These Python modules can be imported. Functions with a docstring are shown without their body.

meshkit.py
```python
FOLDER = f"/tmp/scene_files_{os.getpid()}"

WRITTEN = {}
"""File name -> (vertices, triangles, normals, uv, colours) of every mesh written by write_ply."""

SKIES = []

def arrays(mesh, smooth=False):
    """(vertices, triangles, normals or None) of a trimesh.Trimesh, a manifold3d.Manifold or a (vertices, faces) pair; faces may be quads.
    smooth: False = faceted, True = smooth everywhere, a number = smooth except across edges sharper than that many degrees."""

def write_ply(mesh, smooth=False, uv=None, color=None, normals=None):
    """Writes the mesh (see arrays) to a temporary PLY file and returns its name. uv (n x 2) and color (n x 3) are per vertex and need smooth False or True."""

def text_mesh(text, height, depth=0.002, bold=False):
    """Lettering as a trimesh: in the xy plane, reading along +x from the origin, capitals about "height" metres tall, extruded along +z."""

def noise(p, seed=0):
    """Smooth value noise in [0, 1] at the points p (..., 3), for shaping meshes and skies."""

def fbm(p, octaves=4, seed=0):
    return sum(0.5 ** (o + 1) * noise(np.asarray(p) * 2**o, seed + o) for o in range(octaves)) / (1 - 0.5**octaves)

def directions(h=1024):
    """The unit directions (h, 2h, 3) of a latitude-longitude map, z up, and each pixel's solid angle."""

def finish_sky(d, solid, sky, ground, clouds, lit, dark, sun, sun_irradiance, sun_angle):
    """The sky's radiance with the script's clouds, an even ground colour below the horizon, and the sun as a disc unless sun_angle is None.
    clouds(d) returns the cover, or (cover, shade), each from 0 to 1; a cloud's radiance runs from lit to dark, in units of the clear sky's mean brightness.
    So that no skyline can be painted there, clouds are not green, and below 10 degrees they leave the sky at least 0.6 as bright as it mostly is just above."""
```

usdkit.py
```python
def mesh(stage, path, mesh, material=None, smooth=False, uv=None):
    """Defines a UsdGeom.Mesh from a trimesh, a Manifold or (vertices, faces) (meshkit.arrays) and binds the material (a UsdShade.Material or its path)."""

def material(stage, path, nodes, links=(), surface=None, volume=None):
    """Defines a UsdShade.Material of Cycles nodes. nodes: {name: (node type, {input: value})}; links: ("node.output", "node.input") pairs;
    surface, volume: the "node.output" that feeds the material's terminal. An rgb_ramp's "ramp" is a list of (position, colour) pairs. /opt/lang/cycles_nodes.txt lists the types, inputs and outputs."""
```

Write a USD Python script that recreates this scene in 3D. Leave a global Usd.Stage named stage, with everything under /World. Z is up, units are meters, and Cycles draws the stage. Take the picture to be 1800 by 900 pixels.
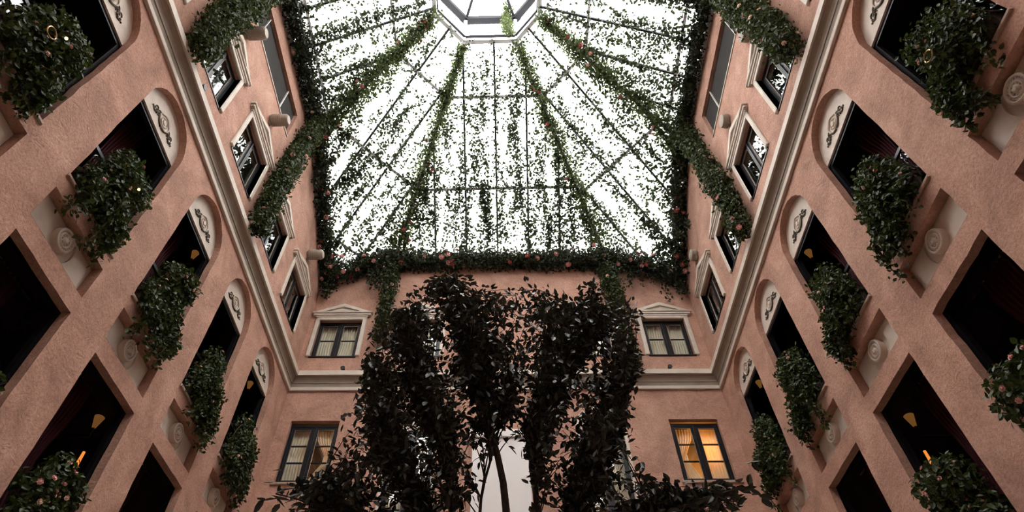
import math, random
import numpy as np, trimesh, usdkit, meshkit
from shapely.geometry import Polygon, Point, LineString, box as sbox
from shapely import affinity
from pxr import Usd, UsdGeom, UsdLux, UsdShade, Gf, Sdf, Vt

stage = Usd.Stage.CreateInMemory()
UsdGeom.SetStageUpAxis(stage, 'Z'); UsdGeom.SetStageMetersPerUnit(stage, 1.0)
UsdGeom.Xform.Define(stage, '/World'); UsdGeom.Scope.Define(stage, '/World/Looks')
# ---------------------------------------------------------------- camera, sky, exposure
# Layout is measured in half-metre units (u) from the camera's eye, which stands 1.5 m above the floor.
S, EYE = 0.5, 1.5
cam = UsdGeom.Camera.Define(stage, '/World/camera')
FPX, PITCH, YAW, ROLL, CX = 1098.7, .881, -.02, -.003, 871.2
APER = 36.0
cam.CreateHorizontalApertureAttr(APER); cam.CreateVerticalApertureAttr(APER / 2)
cam.CreateFocalLengthAttr(APER * FPX / 1800.0)
cam.CreateHorizontalApertureOffsetAttr((900 - CX) / 1800.0 * APER)
cam.CreateFStopAttr(0.0); cam.CreateClippingRangeAttr((0.05, 1000.0))
cam.CreateExposureAttr(1.95)
def cam_axes():
    cp, sp, cy, sy = math.cos(PITCH), math.sin(PITCH), math.cos(YAW), math.sin(YAW)
    f = np.array([sy * cp, cy * cp, sp]); r0 = np.array([cy, -sy, 0.0]); u0 = np.cross(r0, f)
    cr, sr = math.cos(ROLL), math.sin(ROLL)
    return cr * r0 + sr * u0, -sr * r0 + cr * u0, f
_r, _u, _f = cam_axes()
cam.AddTransformOp().Set(Gf.Matrix4d(*[float(x) for x in (*_r, 0, *_u, 0, *(-_f), 0, 0, 0, EYE, 1)]))
dome = UsdLux.DomeLight.Define(stage, '/World/overcast_sky')
dome.CreateIntensityAttr(1.0); dome.CreateColorAttr(Gf.Vec3f(1.0, 0.985, 0.97))

# ---------------------------------------------------------------- materials
def mat(name, nodes, links=(), surface='p.BSDF', **k):
    return usdkit.material(stage, '/World/Looks/' + name, nodes, links, surface=surface, **k)
def plain(name, col, rough=.5, spec=.4, metal=0.0, var=0.0, scale=6.0, bump=0.0, bscale=40.0):
    n = {'p': ('principled_bsdf', {'base_color': col, 'roughness': rough, 'specular_ior_level': spec, 'metallic': metal})}
    l = []
    if var or bump: n['g'] = ('geometry', {})
    if var:
        n['n'] = ('noise_texture', {'scale': scale, 'detail': 4.0})
        n['r'] = ('rgb_ramp', {'ramp': [(.3, [c * (1 - var) for c in col]), (.7, [min(1, c * (1 + var)) for c in col])]})
        l += [('g.position', 'n.vector'), ('n.fac', 'r.fac'), ('r.color', 'p.base_color')]
    if bump:
        n['n2'] = ('noise_texture', {'scale': bscale, 'detail': 3.0}); n['b'] = ('bump', {'strength': bump, 'distance': .01})
        l += [('g.position', 'n2.vector'), ('n2.fac', 'b.height'), ('b.normal', 'p.normal')]
    return mat(name, n, l)
def plaster(name, c0, c1, c2):
    return mat(name, {
        'g': ('geometry', {}),
        'n1': ('noise_texture', {'scale': 1.6, 'detail': 6.0, 'roughness': .65, 'distortion': .6}),
        'r': ('rgb_ramp', {'ramp': [(.25, c0), (.5, c1), (.78, c2)]}),
        'n2': ('noise_texture', {'scale': 26.0, 'detail': 6.0, 'roughness': .7}),
        'n3': ('noise_texture', {'scale': 4.5, 'detail': 5.0, 'roughness': .6, 'distortion': 1.2}),
        'b1': ('bump', {'strength': .55, 'distance': .03}), 'b2': ('bump', {'strength': .7, 'distance': .014}),
        'n4': ('noise_texture', {'scale': 30.0, 'detail': 5.0, 'roughness': .7}),
        'r4': ('rgb_ramp', {'ramp': [(.3, (.60, .57, .56)), (.60, (1.0, 1.0, 1.0))]}),
        'm': ('mix', {'mix_type': 'multiply', 'fac': .8}),
        'p': ('principled_bsdf', {'roughness': .85, 'specular_ior_level': .2})},
        [('g.position', 'n1.vector'), ('g.position', 'n2.vector'), ('g.position', 'n3.vector'), ('g.position', 'n4.vector'),
         ('n1.fac', 'r.fac'), ('n4.fac', 'r4.fac'), ('r.color', 'm.color1'), ('r4.color', 'm.color2'), ('m.color', 'p.base_color'),
         ('n3.fac', 'b1.height'), ('b1.normal', 'b2.normal'), ('n2.fac', 'b2.height'), ('b2.normal', 'p.normal')])
def leafmat(name, dark, mid, light, rough=.4, trans=.25, spec=.5):
    return mat(name, {
        'g': ('geometry', {}), 'r': ('rgb_ramp', {'ramp': [(0, dark), (.6, mid), (1, light)]}),
        'p': ('principled_bsdf', {'roughness': rough, 'specular_ior_level': spec}),
        't': ('translucent_bsdf', {}) if False else ('diffuse_bsdf', {}),
        'x': ('mix_closure', {'fac': 0.0})} if trans == 0 else {
        'g': ('geometry', {}), 'r': ('rgb_ramp', {'ramp': [(0, dark), (.6, mid), (1, light)]}),
        'p': ('principled_bsdf', {'roughness': rough, 'specular_ior_level': spec}),
        't': ('translucent_bsdf', {}), 'x': ('mix_closure', {'fac': trans})},
        [('g.random_per_island', 'r.fac'), ('r.color', 'p.base_color'), ('r.color', 't.color'), ('p.BSDF', 'x.closure1'), ('t.BSDF', 'x.closure2')], surface='x.closure')
def emit(name, col, strength):
    return mat(name, {'e': ('emission', {'color': col, 'strength': strength})}, surface='e.emission')
def glass(name, f0, tint, rough, power=5.0):      # thin pane: Schlick reflection over clear transmission, alike on both faces
    return mat(name, {'g': ('geometry', {}), 'd': ('vector_math', {'math_type': 'dot_product'}), 'a': ('math', {'math_type': 'absolute'}), 'i': ('math', {'math_type': 'subtract', 'value1': 1.0}),
        'p': ('math', {'math_type': 'power', 'value2': power}), 'm': ('math', {'math_type': 'multiply_add', 'value2': 1 - f0, 'value3': f0, 'use_clamp': True}),
        't': ('transparent_bsdf', {'color': tint}), 'r': ('glossy_bsdf', {'color': (1, 1, 1), 'roughness': rough}), 'x': ('mix_closure', {})},
        [('g.normal', 'd.vector1'), ('g.incoming', 'd.vector2'), ('d.value', 'a.value1'), ('a.value', 'i.value2'), ('i.value', 'p.value1'), ('p.value', 'm.value1'), ('m.value', 'x.fac'), ('t.BSDF', 'x.closure1'), ('r.BSDF', 'x.closure2')], surface='x.closure')
M = {
    'plaster': plaster('pink_plaster', (.345, .20, .152), (.51, .30, .225), (.67, .42, .325)),
    'cream': plain('cream_trim', (.58, .52, .445), .55, .3, var=.08, scale=5, bump=.15),
    'taupe': plain('taupe_cove_paint', (.29, .245, .20), .6, .3, var=.1, scale=4),
    'stone': plain('cream_stone', (.60, .535, .46), .6, .3, var=.07, scale=7, bump=.15, bscale=90),
    'ornament': plain('aged_bronze_ornament', (.10, .085, .06), .6, .4, var=.25, scale=60),
    'frame': plain('dark_window_frame', (.006, .0065, .009), .35, .35),
    'sill': plain('worn_wood_sill', (.40, .29, .22), .6, .3, var=.1, scale=20),
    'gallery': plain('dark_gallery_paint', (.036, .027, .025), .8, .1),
    'maroon': plain('maroon_velvet', (.050, .009, .014), .8, .2, var=.2, scale=10),
    'sheer': mat('sheer_curtain', {'p': ('principled_bsdf', {'base_color': (.86, .78, .62), 'roughness': .9, 'specular_ior_level': .1}), 't': ('translucent_bsdf', {'color': (.80, .66, .46)}), 'x': ('mix_closure', {'fac': .15})}, [('p.BSDF', 'x.closure1'), ('t.BSDF', 'x.closure2')], surface='x.closure'),
    'room': plain('window_room_paint', (.10, .085, .07), .8, .1),
    'grey': plain('grey_clerestory_panel', (.040, .037, .035), .7, .15, var=.1, scale=3),
    'white': plain('white_strip', (.75, .74, .72), .5, .3),
    'steel': plain('pale_painted_steel', (.50, .49, .50), .4, .5),
    'bar': plain('dark_glazing_bar', (.025, .025, .028), .8, .1),
    'lamp_beige': plain('beige_fixture', (.31, .26, .21), .5, .4),
    'stem': plain('brown_stem', (.06, .045, .028), .8, .2),
    'bark': plain('ficus_bark', (.045, .036, .028), .8, .2, var=.3, scale=20),
    'terracotta': plain('dark_clay_planter', (.045, .032, .026), .8, .2),
    'brass': plain('brass', (.55, .36, .17), .3, .5, metal=1.0),
    'black': plain('black_metal', (.012, .012, .013), .4, .4),
    'floor': plain('stone_floor', (.30, .25, .21), .6, .3, var=.15, scale=2),
    'ivy': leafmat('ivy_leaves', (.040, .062, .013), (.170, .235, .045), (.52, .60, .19), .45, .32, .4),
    'vine': leafmat('vine_leaves', (.030, .042, .015), (.075, .105, .032), (.22, .27, .08), .5, .25, .35),
    'hip': leafmat('bright_vine_leaves', (.06, .085, .02), (.16, .22, .05), (.38, .48, .12), .5, .42, .35),
    'tree': leafmat('ficus_leaves', (.030, .032, .020), (.055, .062, .032), (.12, .14, .055), .42, .15, .4),
    'rose': plain('pink_rose', (.68, .36, .34), .6, .3, var=.2, scale=30),
    'palerose': plain('pale_rose', (.72, .52, .42), .6, .3, var=.15, scale=30),
    'redrose': plain('red_rose', (.38, .10, .09), .6, .3, var=.2, scale=30),
    'sconce': emit('sconce_glow', (1.0, .42, .10), .035),
    'flame': emit('bulb_glow', (1.0, .30, .05), .25),
    'bulb': emit('warm_bulb', (1.0, .55, .18), 1.3),
    'pane': glass('window_glass', .055, (.93, .95, .95), .01), 'roofpane': glass('roof_glass', .01, (.985, .985, .985), .02, 7.0),
}

# ---------------------------------------------------------------- scene helpers
used = {}
def numbered(parent, name):
    k = (parent, name); n = used.get(k, 0); used[k] = n + 1
    return name if n == 0 else f'{name}_{n:03d}'
def say(p, label=None, cat=None, group=None, kind=None):
    for k, v in (('label', label), ('category', cat), ('group', group), ('kind', kind)):
        if v: p.SetCustomDataByKey(k, v)
    return p
LOC = {}
def thing(name, label, cat, loc=(0, 0, 0), group=None, kind=None):
    x = UsdGeom.Xform.Define(stage, '/World/' + numbered('/World', name)); x.AddTranslateOp().Set(Gf.Vec3d(*map(float, loc)))
    LOC[str(x.GetPath())] = np.array(loc, float)
    return say(x.GetPrim(), label, cat, group, kind)
def obj(name, mesh, m, parent=None, smooth=False, label=None, cat=None, group=None, kind=None):
    base = '/World' if parent is None else str(parent.GetPath())
    path = base + '/' + numbered(base, name)
    o = next((LOC[b] for b in LOC if base == b or base.startswith(b + '/')), np.zeros(3))
    v, f = (np.asarray(mesh.vertices), np.asarray(mesh.faces)) if hasattr(mesh, 'faces') else mesh
    t = trimesh.Trimesh(v - o, f, process=False)
    p = usdkit.mesh(stage, path, t, M[m], smooth=smooth).GetPrim()
    return say(p, label, cat, group, kind)
def dup(root, loc, label, group=None, name=None, cat=None):
    d = root.GetCustomData()
    r = thing(name or root.GetName().rstrip('0123456789').rstrip('_'), label, cat or d.get('category'), loc, group or d.get('group'), d.get('kind'))
    r.GetReferences().AddInternalReference(root.GetPath()); r.SetInstanceable(True)
    return r
def W(p):                       # layout units -> metres
    p = np.asarray(p, float); return p * S + np.array([0, 0, EYE])
class Frame:                    # a wall: a along it, n out of it into the court, z up
    def __init__(s, o, ea, en): s.o, s.ea, s.en = np.array(o, float), np.array(ea, float), np.array(en, float)
    def u(s, p):
        p = np.asarray(p, float); return s.o + p[..., :1] * s.ea + p[..., 1:2] * s.en + p[..., 2:] * np.array([0, 0, 1.0])
    def w(s, p): return W(s.u(p))
    def m(s, mesh):
        t = trimesh.Trimesh(s.w(mesh.vertices), mesh.faces, process=False)
        if t.volume < 0: t.invert()
        return t
def bx(a0, a1, n0, n1, z0, z1):
    m = trimesh.creation.box([abs(a1 - a0), abs(n1 - n0), abs(z1 - z0)]); m.apply_translation([(a0 + a1) / 2, (n0 + n1) / 2, (z0 + z1) / 2]); return m
def cbx(a0, a1, n0, n1, z0, z1, c=.03):   # box with chamfered front edges
    p = sbox(min(a0, a1), min(z0, z1), max(a0, a1), max(z0, z1))
    lo, hi = min(n0, n1), max(n0, n1)
    import manifold3d as mf
    pts = []
    for (x0, x1, za, zb, n) in ((min(a0, a1), max(a0, a1), min(z0, z1), max(z0, z1), lo), (min(a0, a1), max(a0, a1), min(z0, z1), max(z0, z1), hi - c), (min(a0, a1) + c, max(a0, a1) - c, min(z0, z1) + c, max(z0, z1) - c, hi)):
        pts += [(x, n, z) for x in (x0, x1) for z in (za, zb)]
    return trimesh.Trimesh(np.array(pts), process=False).convex_hull
def ext(poly, n0, n1):          # a shape in (a, z) given depth from n0 to n1
    ms = []
    for g in getattr(poly, 'geoms', [poly]):
        m = trimesh.creation.extrude_polygon(g, n1 - n0, engine='earcut')
        v = m.vertices; ms.append(trimesh.Trimesh(np.c_[v[:, 0], v[:, 2] + n0, v[:, 1]], m.faces, process=False))
    return cat(ms)
def cat(ms): return ms[0] if len(ms) == 1 else trimesh.util.concatenate(ms)
def bar(p, q, w, h, up=(0, 0, 1)):         # a beam from p to q, h deep along up
    p, q, up = np.asarray(p, float), np.asarray(q, float), np.asarray(up, float)
    d = q - p; L = np.linalg.norm(d); d /= L
    s = np.cross(d, up); s /= np.linalg.norm(s); t = np.cross(s, d)
    m = trimesh.creation.box([L, w, h]); T = np.eye(4); T[:3, 0], T[:3, 1], T[:3, 2], T[:3, 3] = d, s, t, (p + q) / 2
    m.apply_transform(T)
    if m.volume < 0: m.invert()
    return m
def tube(pts, rad, sides=6):
    pts = np.asarray(pts, float); n = len(pts); rad = np.broadcast_to(rad, (n,))
    t = np.gradient(pts, axis=0); t /= np.linalg.norm(t, axis=1, keepdims=True) + 1e-9
    ref = np.where(np.abs(t[:, 2:]) < .9, [[0, 0, 1.0]], [[1.0, 0, 0]])
    a = np.cross(t, ref); a /= np.linalg.norm(a, axis=1, keepdims=True) + 1e-9
    b = np.cross(t, a); ang = np.arange(sides) * 2 * np.pi / sides
    v = pts[:, None] + rad[:, None, None] * (np.cos(ang)[None, :, None] * a[:, None] + np.sin(ang)[None, :, None] * b[:, None])
    i, j = np.meshgrid(np.arange(n - 1), np.arange(sides), indexing='ij')
    q = np.stack([i * sides + j, i * sides + (j + 1) % sides, (i + 1) * sides + (j + 1) % sides, (i + 1) * sides + j], -1).reshape(-1, 4)
    f = np.vstack([q[:, [0, 1, 2]], q[:, [0, 2, 3]]]); v = v.reshape(-1, 3)
    c0, c1 = len(v), len(v) + 1; v = np.vstack([v, pts[0], pts[-1]])
    k = np.arange(sides)
    f = np.vstack([f, np.c_[np.full(sides, c0), (k + 1) % sides, k], np.c_[np.full(sides, c1), (n - 1) * sides + k, (n - 1) * sides + (k + 1) % sides]])
    m = trimesh.Trimesh(v, f, process=False)
    if m.volume < 0: m.invert()
    return m
def spline(pts, n=16):
    pts = np.asarray(pts, float); k = len(pts); s = np.r_[0, np.cumsum(np.linalg.norm(np.diff(pts, axis=0), axis=1))]
    from scipy.interpolate import CubicSpline, PchipInterpolator
    return PchipInterpolator(s, pts)(np.linspace(0, s[-1], n)) if k > 2 else pts[0] + (pts[-1] - pts[0]) * np.linspace(0, 1, n)[:, None]
def lathe(profile, sides=28):   # (radius, height) about local n axis, returned in (a, n, z)
    m = trimesh.creation.revolve(np.array(profile, float), sections=sides); v = m.vertices
    return trimesh.Trimesh(np.c_[v[:, 0], v[:, 2], v[:, 1]], m.faces, process=False)
def moved(m, d): m = m.copy(); m.apply_translation(d); return m
def unit(v): v = np.asarray(v, float); return v / (np.linalg.norm(v, axis=-1, keepdims=True) + 1e-9)
def leaves(P, D, N, L, ratio=.5, big=False, shape='oval'):
    """Leaf blades from base P along D facing N, folded along the midrib. big: 6 triangles, else 4."""
    D = unit(D); X = unit(np.cross(D, N)); N = np.cross(X, D); L = np.asarray(L, float)[:, None]; w = L * ratio * .5
    if big:
        V = [P, P + .28 * L * D + .85 * w * X + .12 * w * N, P + .28 * L * D - .85 * w * X + .12 * w * N, P + .62 * L * D + .8 * w * X - .02 * L * N, P + .62 * L * D - .8 * w * X - .02 * L * N, P + L * D - .10 * L * N, P + .3 * L * D - .14 * w * N, P + .62 * L * D - .04 * L * N - .14 * w * N]
        F = [[0, 6, 1], [0, 2, 6], [1, 6, 7], [1, 7, 3], [6, 2, 4], [6, 4, 7], [3, 7, 5], [7, 4, 5]]
    else:
        V = [P, P + .28 * L * D + .95 * w * X + .1 * w * N, P + .68 * L * D + .72 * w * X, P + L * D - .15 * L * N, P + .68 * L * D - .72 * w * X, P + .28 * L * D - .95 * w * X + .1 * w * N]
        F = [[0, 2, 1], [0, 3, 2], [0, 4, 3], [0, 5, 4]]
    k = len(V); V = np.stack(V, 1).reshape(-1, 3)
    F = (np.array(F)[None] + (np.arange(len(P)) * k)[:, None, None]).reshape(-1, 3)
    return V, F
def joined(parts):
    V, F, n = [], [], 0
    for v, f in parts: V.append(v); F.append(f + n); n += len(v)
    return trimesh.Trimesh(np.vstack(V), np.vstack(F), process=False)
def make_rose():
    V, F = [], []
    core = trimesh.creation.icosphere(1, .55); core.apply_scale([1, 1, .8])
    parts = [(np.array(core.vertices), np.array(core.faces))]
    for ring, (n, r, h, w) in enumerate(((5, .55, .42, .62), (6, .8, .18, .75), (7, 1.0, -.12, .8))):
        for i in range(n):
            t = 2 * math.pi * (i + .4 * ring) / n
            d, s = np.array([math.cos(t), math.sin(t), 0]), np.array([-math.sin(t), math.cos(t), 0])
            v = np.array([d * .15 + [0, 0, -.4], d * r * .75 - s * w * .5 + [0, 0, h * .6], d * r * .75 + s * w * .5 + [0, 0, h * .6], d * r * 1.05 + [0, 0, h + .12]])
            parts.append((v, np.array([[0, 1, 3], [0, 3, 2]])))
    return joined(parts)
ROSE = make_rose()
def rose_at(p, d, r):
    d = unit(d); a = unit(np.cross(d, [0.3, .2, .9])); b = np.cross(d, a)
    return trimesh.Trimesh(np.asarray(p) + ROSE.vertices @ np.stack([a, b, d]) * r, ROSE.faces, process=False)

XL, XR, D0 = -10.06, 9.94, 23.15
P_, Y0 = 3.8, 1.435
FL, FR = Frame((XL, -.25, 0), (0, 1, 0), (1, 0, 0)), Frame((XR, .25, 0), (0, 1, 0), (-1, 0, 0))
FB = Frame((0, D0, 0), (1, .0175, 0), (.0175, -1, 0))
SIDES = (('left', FL), ('right', FR))
BAYS = range(0, 6)
ORD = {5: 'nearest the back wall', 4: 'second from the back wall', 3: 'third from the back wall', 2: 'fourth from the back wall', 1: 'fifth from the back wall', 0: 'farthest from the back wall'}
yc = lambda k: Y0 + P_ * k
SILL, SPR, RAD = 12.41, 16.9, 1.22
NT, NB, NW = 11.9, 10.86, 1.24
BT, BB, BW = 10.35, 5.7, 1.225
UT, UB, UW = 22.95, 20.56, 1.1
TH = .23
ZE, ZB = 29.72, 27.95           # side and back eaves
CORN_L, CORN_R = 25.8, 25.8
SE = {'left': 16.0, 'right': 16.9}

# ---------------------------------------------------------------- walls
def arch_poly(k):
    c = yc(k); t = np.linspace(0, np.pi, 25)
    return Polygon([(c - RAD, SILL), (c + RAD, SILL)] + [(c + RAD * math.cos(x), SPR + RAD * math.sin(x)) for x in t])
def rough(poly, seed):          # hand-trowelled, slightly uneven edges
    g = poly.segmentize(.35); rng = np.random.default_rng(seed)
    co = np.array(g.exterior.coords[:-1]); return Polygon(co + rng.normal(0, .008, co.shape))
for i, (side, F) in enumerate(SIDES):
    off = -.25 if side == 'left' else .25
    a1 = D0 - off + (.0175 * (XL if side == 'left' else XR))
    wall = Polygon([(-4, -3), (a1, -3), (a1, 25.8), (SE[side] - off, ZE), (-4, ZE)])
    for k in BAYS:
        wall = wall.difference(rough(arch_poly(k), 10 * i + k)).difference(rough(sbox(yc(k) - NW, NB, yc(k) + NW, NT), 50 + 10 * i + k)).difference(rough(sbox(yc(k) - BW, BB, yc(k) + BW, BT), 90 + 10 * i + k))
        wall = wall.difference(sbox(yc(k) - UW, UB, yc(k) + UW, UT))
    wall = wall.difference(sbox(.5, 26.2, 14.35, 28.25))
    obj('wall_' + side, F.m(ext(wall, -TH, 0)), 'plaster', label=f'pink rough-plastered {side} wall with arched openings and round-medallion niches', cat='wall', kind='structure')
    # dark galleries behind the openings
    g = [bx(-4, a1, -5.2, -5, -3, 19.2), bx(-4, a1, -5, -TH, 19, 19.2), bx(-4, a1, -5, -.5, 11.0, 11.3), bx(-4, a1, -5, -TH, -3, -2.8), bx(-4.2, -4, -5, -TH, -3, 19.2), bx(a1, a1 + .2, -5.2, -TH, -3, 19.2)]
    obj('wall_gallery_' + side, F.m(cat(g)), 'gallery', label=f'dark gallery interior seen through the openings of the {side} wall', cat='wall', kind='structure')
BWX = [(-8.42, 'lower left'), (8.22, 'lower right')]
wall = Polygon([(XL - .3, -3), (XR + .3, -3), (XR + .3, 25.8), (XR, 25.85), (5.95, ZB), (-6.33, ZB), (XL, 25.85), (XL - .3, 25.8)])
UPX = (-8.45, -4.35, 4.15, 8.15)
LZ0, LZ1, LW = 13.7, 16.68, 1.08
for c in UPX: wall = wall.difference(sbox(c - UW, UB - .15, c + UW, UT - .1))
for c, _ in BWX: wall = wall.difference(rough(sbox(c - LW, LZ0, c + LW, LZ1), 7))
def barch(c): return Polygon([(c - 1.1, 11.2), (c + 1.1, 11.2)] + [(c + 1.1 * math.cos(x), 16.3 + 1.1 * math.sin(x)) for x in np.linspace(0, np.pi, 25)])
for c in (-4.1, 4.1): wall = wall.difference(barch(c))
obj('wall_back', FB.m(ext(wall, -TH, 0)), 'plaster', label='pink plastered back wall behind the dark tree', cat='wall', kind='structure')
obj('wall_front', trimesh.Trimesh(W(bx(XL, XR, -4.3, -4, -3, ZB).vertices), bx(XL, XR, -4.3, -4, -3, ZB).faces), 'plaster', label='pink plastered wall closing the courtyard at the near end', cat='wall', kind='structure')
fl = bx(XL - 5, XR + 5, -4.3, D0 + 5, -3.2, -3.0)
obj('floor', trimesh.Trimesh(W(fl.vertices), fl.faces), 'floor', label='stone courtyard floor', cat='floor', kind='structure')
# cornices: moulded profile run along each wall
PROF = {'fascia': Polygon([(.05, 18.98), (.36, 18.98), (.36, 19.24), (-.02, 19.27), (-.02, 18.98)]),
        'cove': Polygon([(-.02, 18.47), (.06, 18.47), (.06, 18.52), (.07, 18.6), (.085, 18.68), (.11, 18.68), (.12, 18.76), (.16, 18.85), (.22, 18.92), (.29, 18.95), (.29, 18.98), (-.02, 18.98)]),
        'fillet': Polygon([(-.02, 18.28), (.10, 18.28), (.11, 18.31), (.11, 18.44), (.09, 18.47), (-.02, 18.47)])}
def cornice(name, F, a0, a1, m0, m1, label):
    root = thing(name, label, 'cornice', F.w(((a0 + a1) / 2, 0, 18.3)), kind='structure')
    for part, prof in PROF.items():
        c = np.array(prof.exterior.coords[:-1]); n = len(c)
        v = np.vstack([np.c_[a0 + m0 * c[:, 0], c], np.c_[a1 + m1 * c[:, 0], c]])
        f = [[i, (i + 1) % n, n + (i + 1) % n] for i in range(n)] + [[i, n + (i + 1) % n, n + i] for i in range(n)]
        m = trimesh.Trimesh(F.w(v), f, process=False)
        m.merge_vertices()
        out = m.triangles_center - m.vertices.mean(0)
        if (np.einsum('ij,ij->i', out, m.face_normals) * m.area_faces).sum() < 0: m.invert()
        obj(part, m, 'taupe' if part == 'cove' else 'cream', root)
kL = FB.o[1] + .0175 * XL + .25; kR = FB.o[1] + .0175 * XR - .25
cornice('trim_1', FL, -4, kL, 0, -1, 'cream moulded cornice along the left wall')
cornice('trim_2', FR, -4, kR, 0, -1, 'cream moulded cornice along the right wall')
cornice('trim_3', FB, XL, XR, 1, -1, 'cream moulded cornice across the back wall')
# white pilaster on the back wall, partly behind the tree
pil = thing('trim_4', 'white flat pilaster on the back wall behind the tree stems', 'pilaster', FB.w((-.3, 0, -3)), kind='structure')
obj('shaft', FB.m(cbx(-1.48, .95, -.02, .22, -3, 15.6)), 'white', pil)
obj('capital', FB.m(cbx(-1.6, 1.07, -.02, .32, 15.6, 16.0)), 'white', pil)

# ---------------------------------------------------------------- cornice spotlights
for F, a, lab in ((FL, 8.85, 'small black spotlight on the left cornice'), (FB, -7.7, 'small black spotlight on the back cornice, left of the tree'), (FB, 7.75, 'small black spotlight on the back cornice, right of the tree')):
    t = thing('spotlight', lab, 'spotlight', F.w((a, .22, 19.25)), 'cornice spotlights')
    obj('base', F.m(bx(a - .06, a + .06, .16, .28, 19.25, 19.32)), 'black', t)
    obj('lamp_head', F.m(moved(lathe([(0, -.10), (.08, -.10), (.11, .1), (0, .1)], 10), (a, .25, 19.42))), 'black', t)

# ---------------------------------------------------------------- openings in the side walls
WN = [0]
def window_name(): WN[0] += 1; return f'window_{WN[0]}'
def ornament(c, z, part):       # cartouche: oval ring with a boss (part 0) and scrolled arms (part 1)
    th = np.linspace(0, 2 * np.pi, 29); n0 = -TH + .015; t = np.linspace(0, 1, 14)
    if part == 0:
        return cat([tube(np.c_[c + .30 * np.cos(th), np.full(29, n0), z + .24 * np.sin(th) + .02 * np.cos(4 * th)], .028, 6),
          tube(np.c_[c + .17 * np.cos(th), np.full(29, n0), z + .13 * np.sin(th)], .02, 5),
          moved(lathe([(0, -.03), (.09, -.03), (.08, .03), (0, .05)], 14), (c, n0, z))])
    ms = []
    for s in (-1, 1):
        ms.append(tube(np.c_[c + s * (.02 + .30 * t), np.full(14, n0), z - .27 + .20 * t ** 2.2], .032, 6))
        ms.append(tube(np.c_[c + s * (.30 + .36 * t), np.full(14, n0), z - .10 - .10 * t + .06 * np.sin(t * 7)], .034 - .014 * t, 6))
        a = np.linspace(0, 4.6, 16); rr = .085 * (1 - .13 * a)
        ms.append(tube(np.c_[c + s * (.52 + rr * np.cos(a)), np.full(16, n0), z - .05 + rr * np.sin(a)], .02, 5))
        ms.append(tube(np.c_[c + s * (.30 + .24 * t), np.full(14, n0), z + .04 - .10 * t + .04 * np.sin(t * 5)], .016, 5))
        for q in range(5):
            ms.append(moved(trimesh.creation.icosphere(1, .026 + .012 * (q % 2)), (c + s * (.36 + .085 * q), n0, z - .15 - .05 * ((q * 7) % 3) / 2)))
    return cat(ms)
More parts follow.
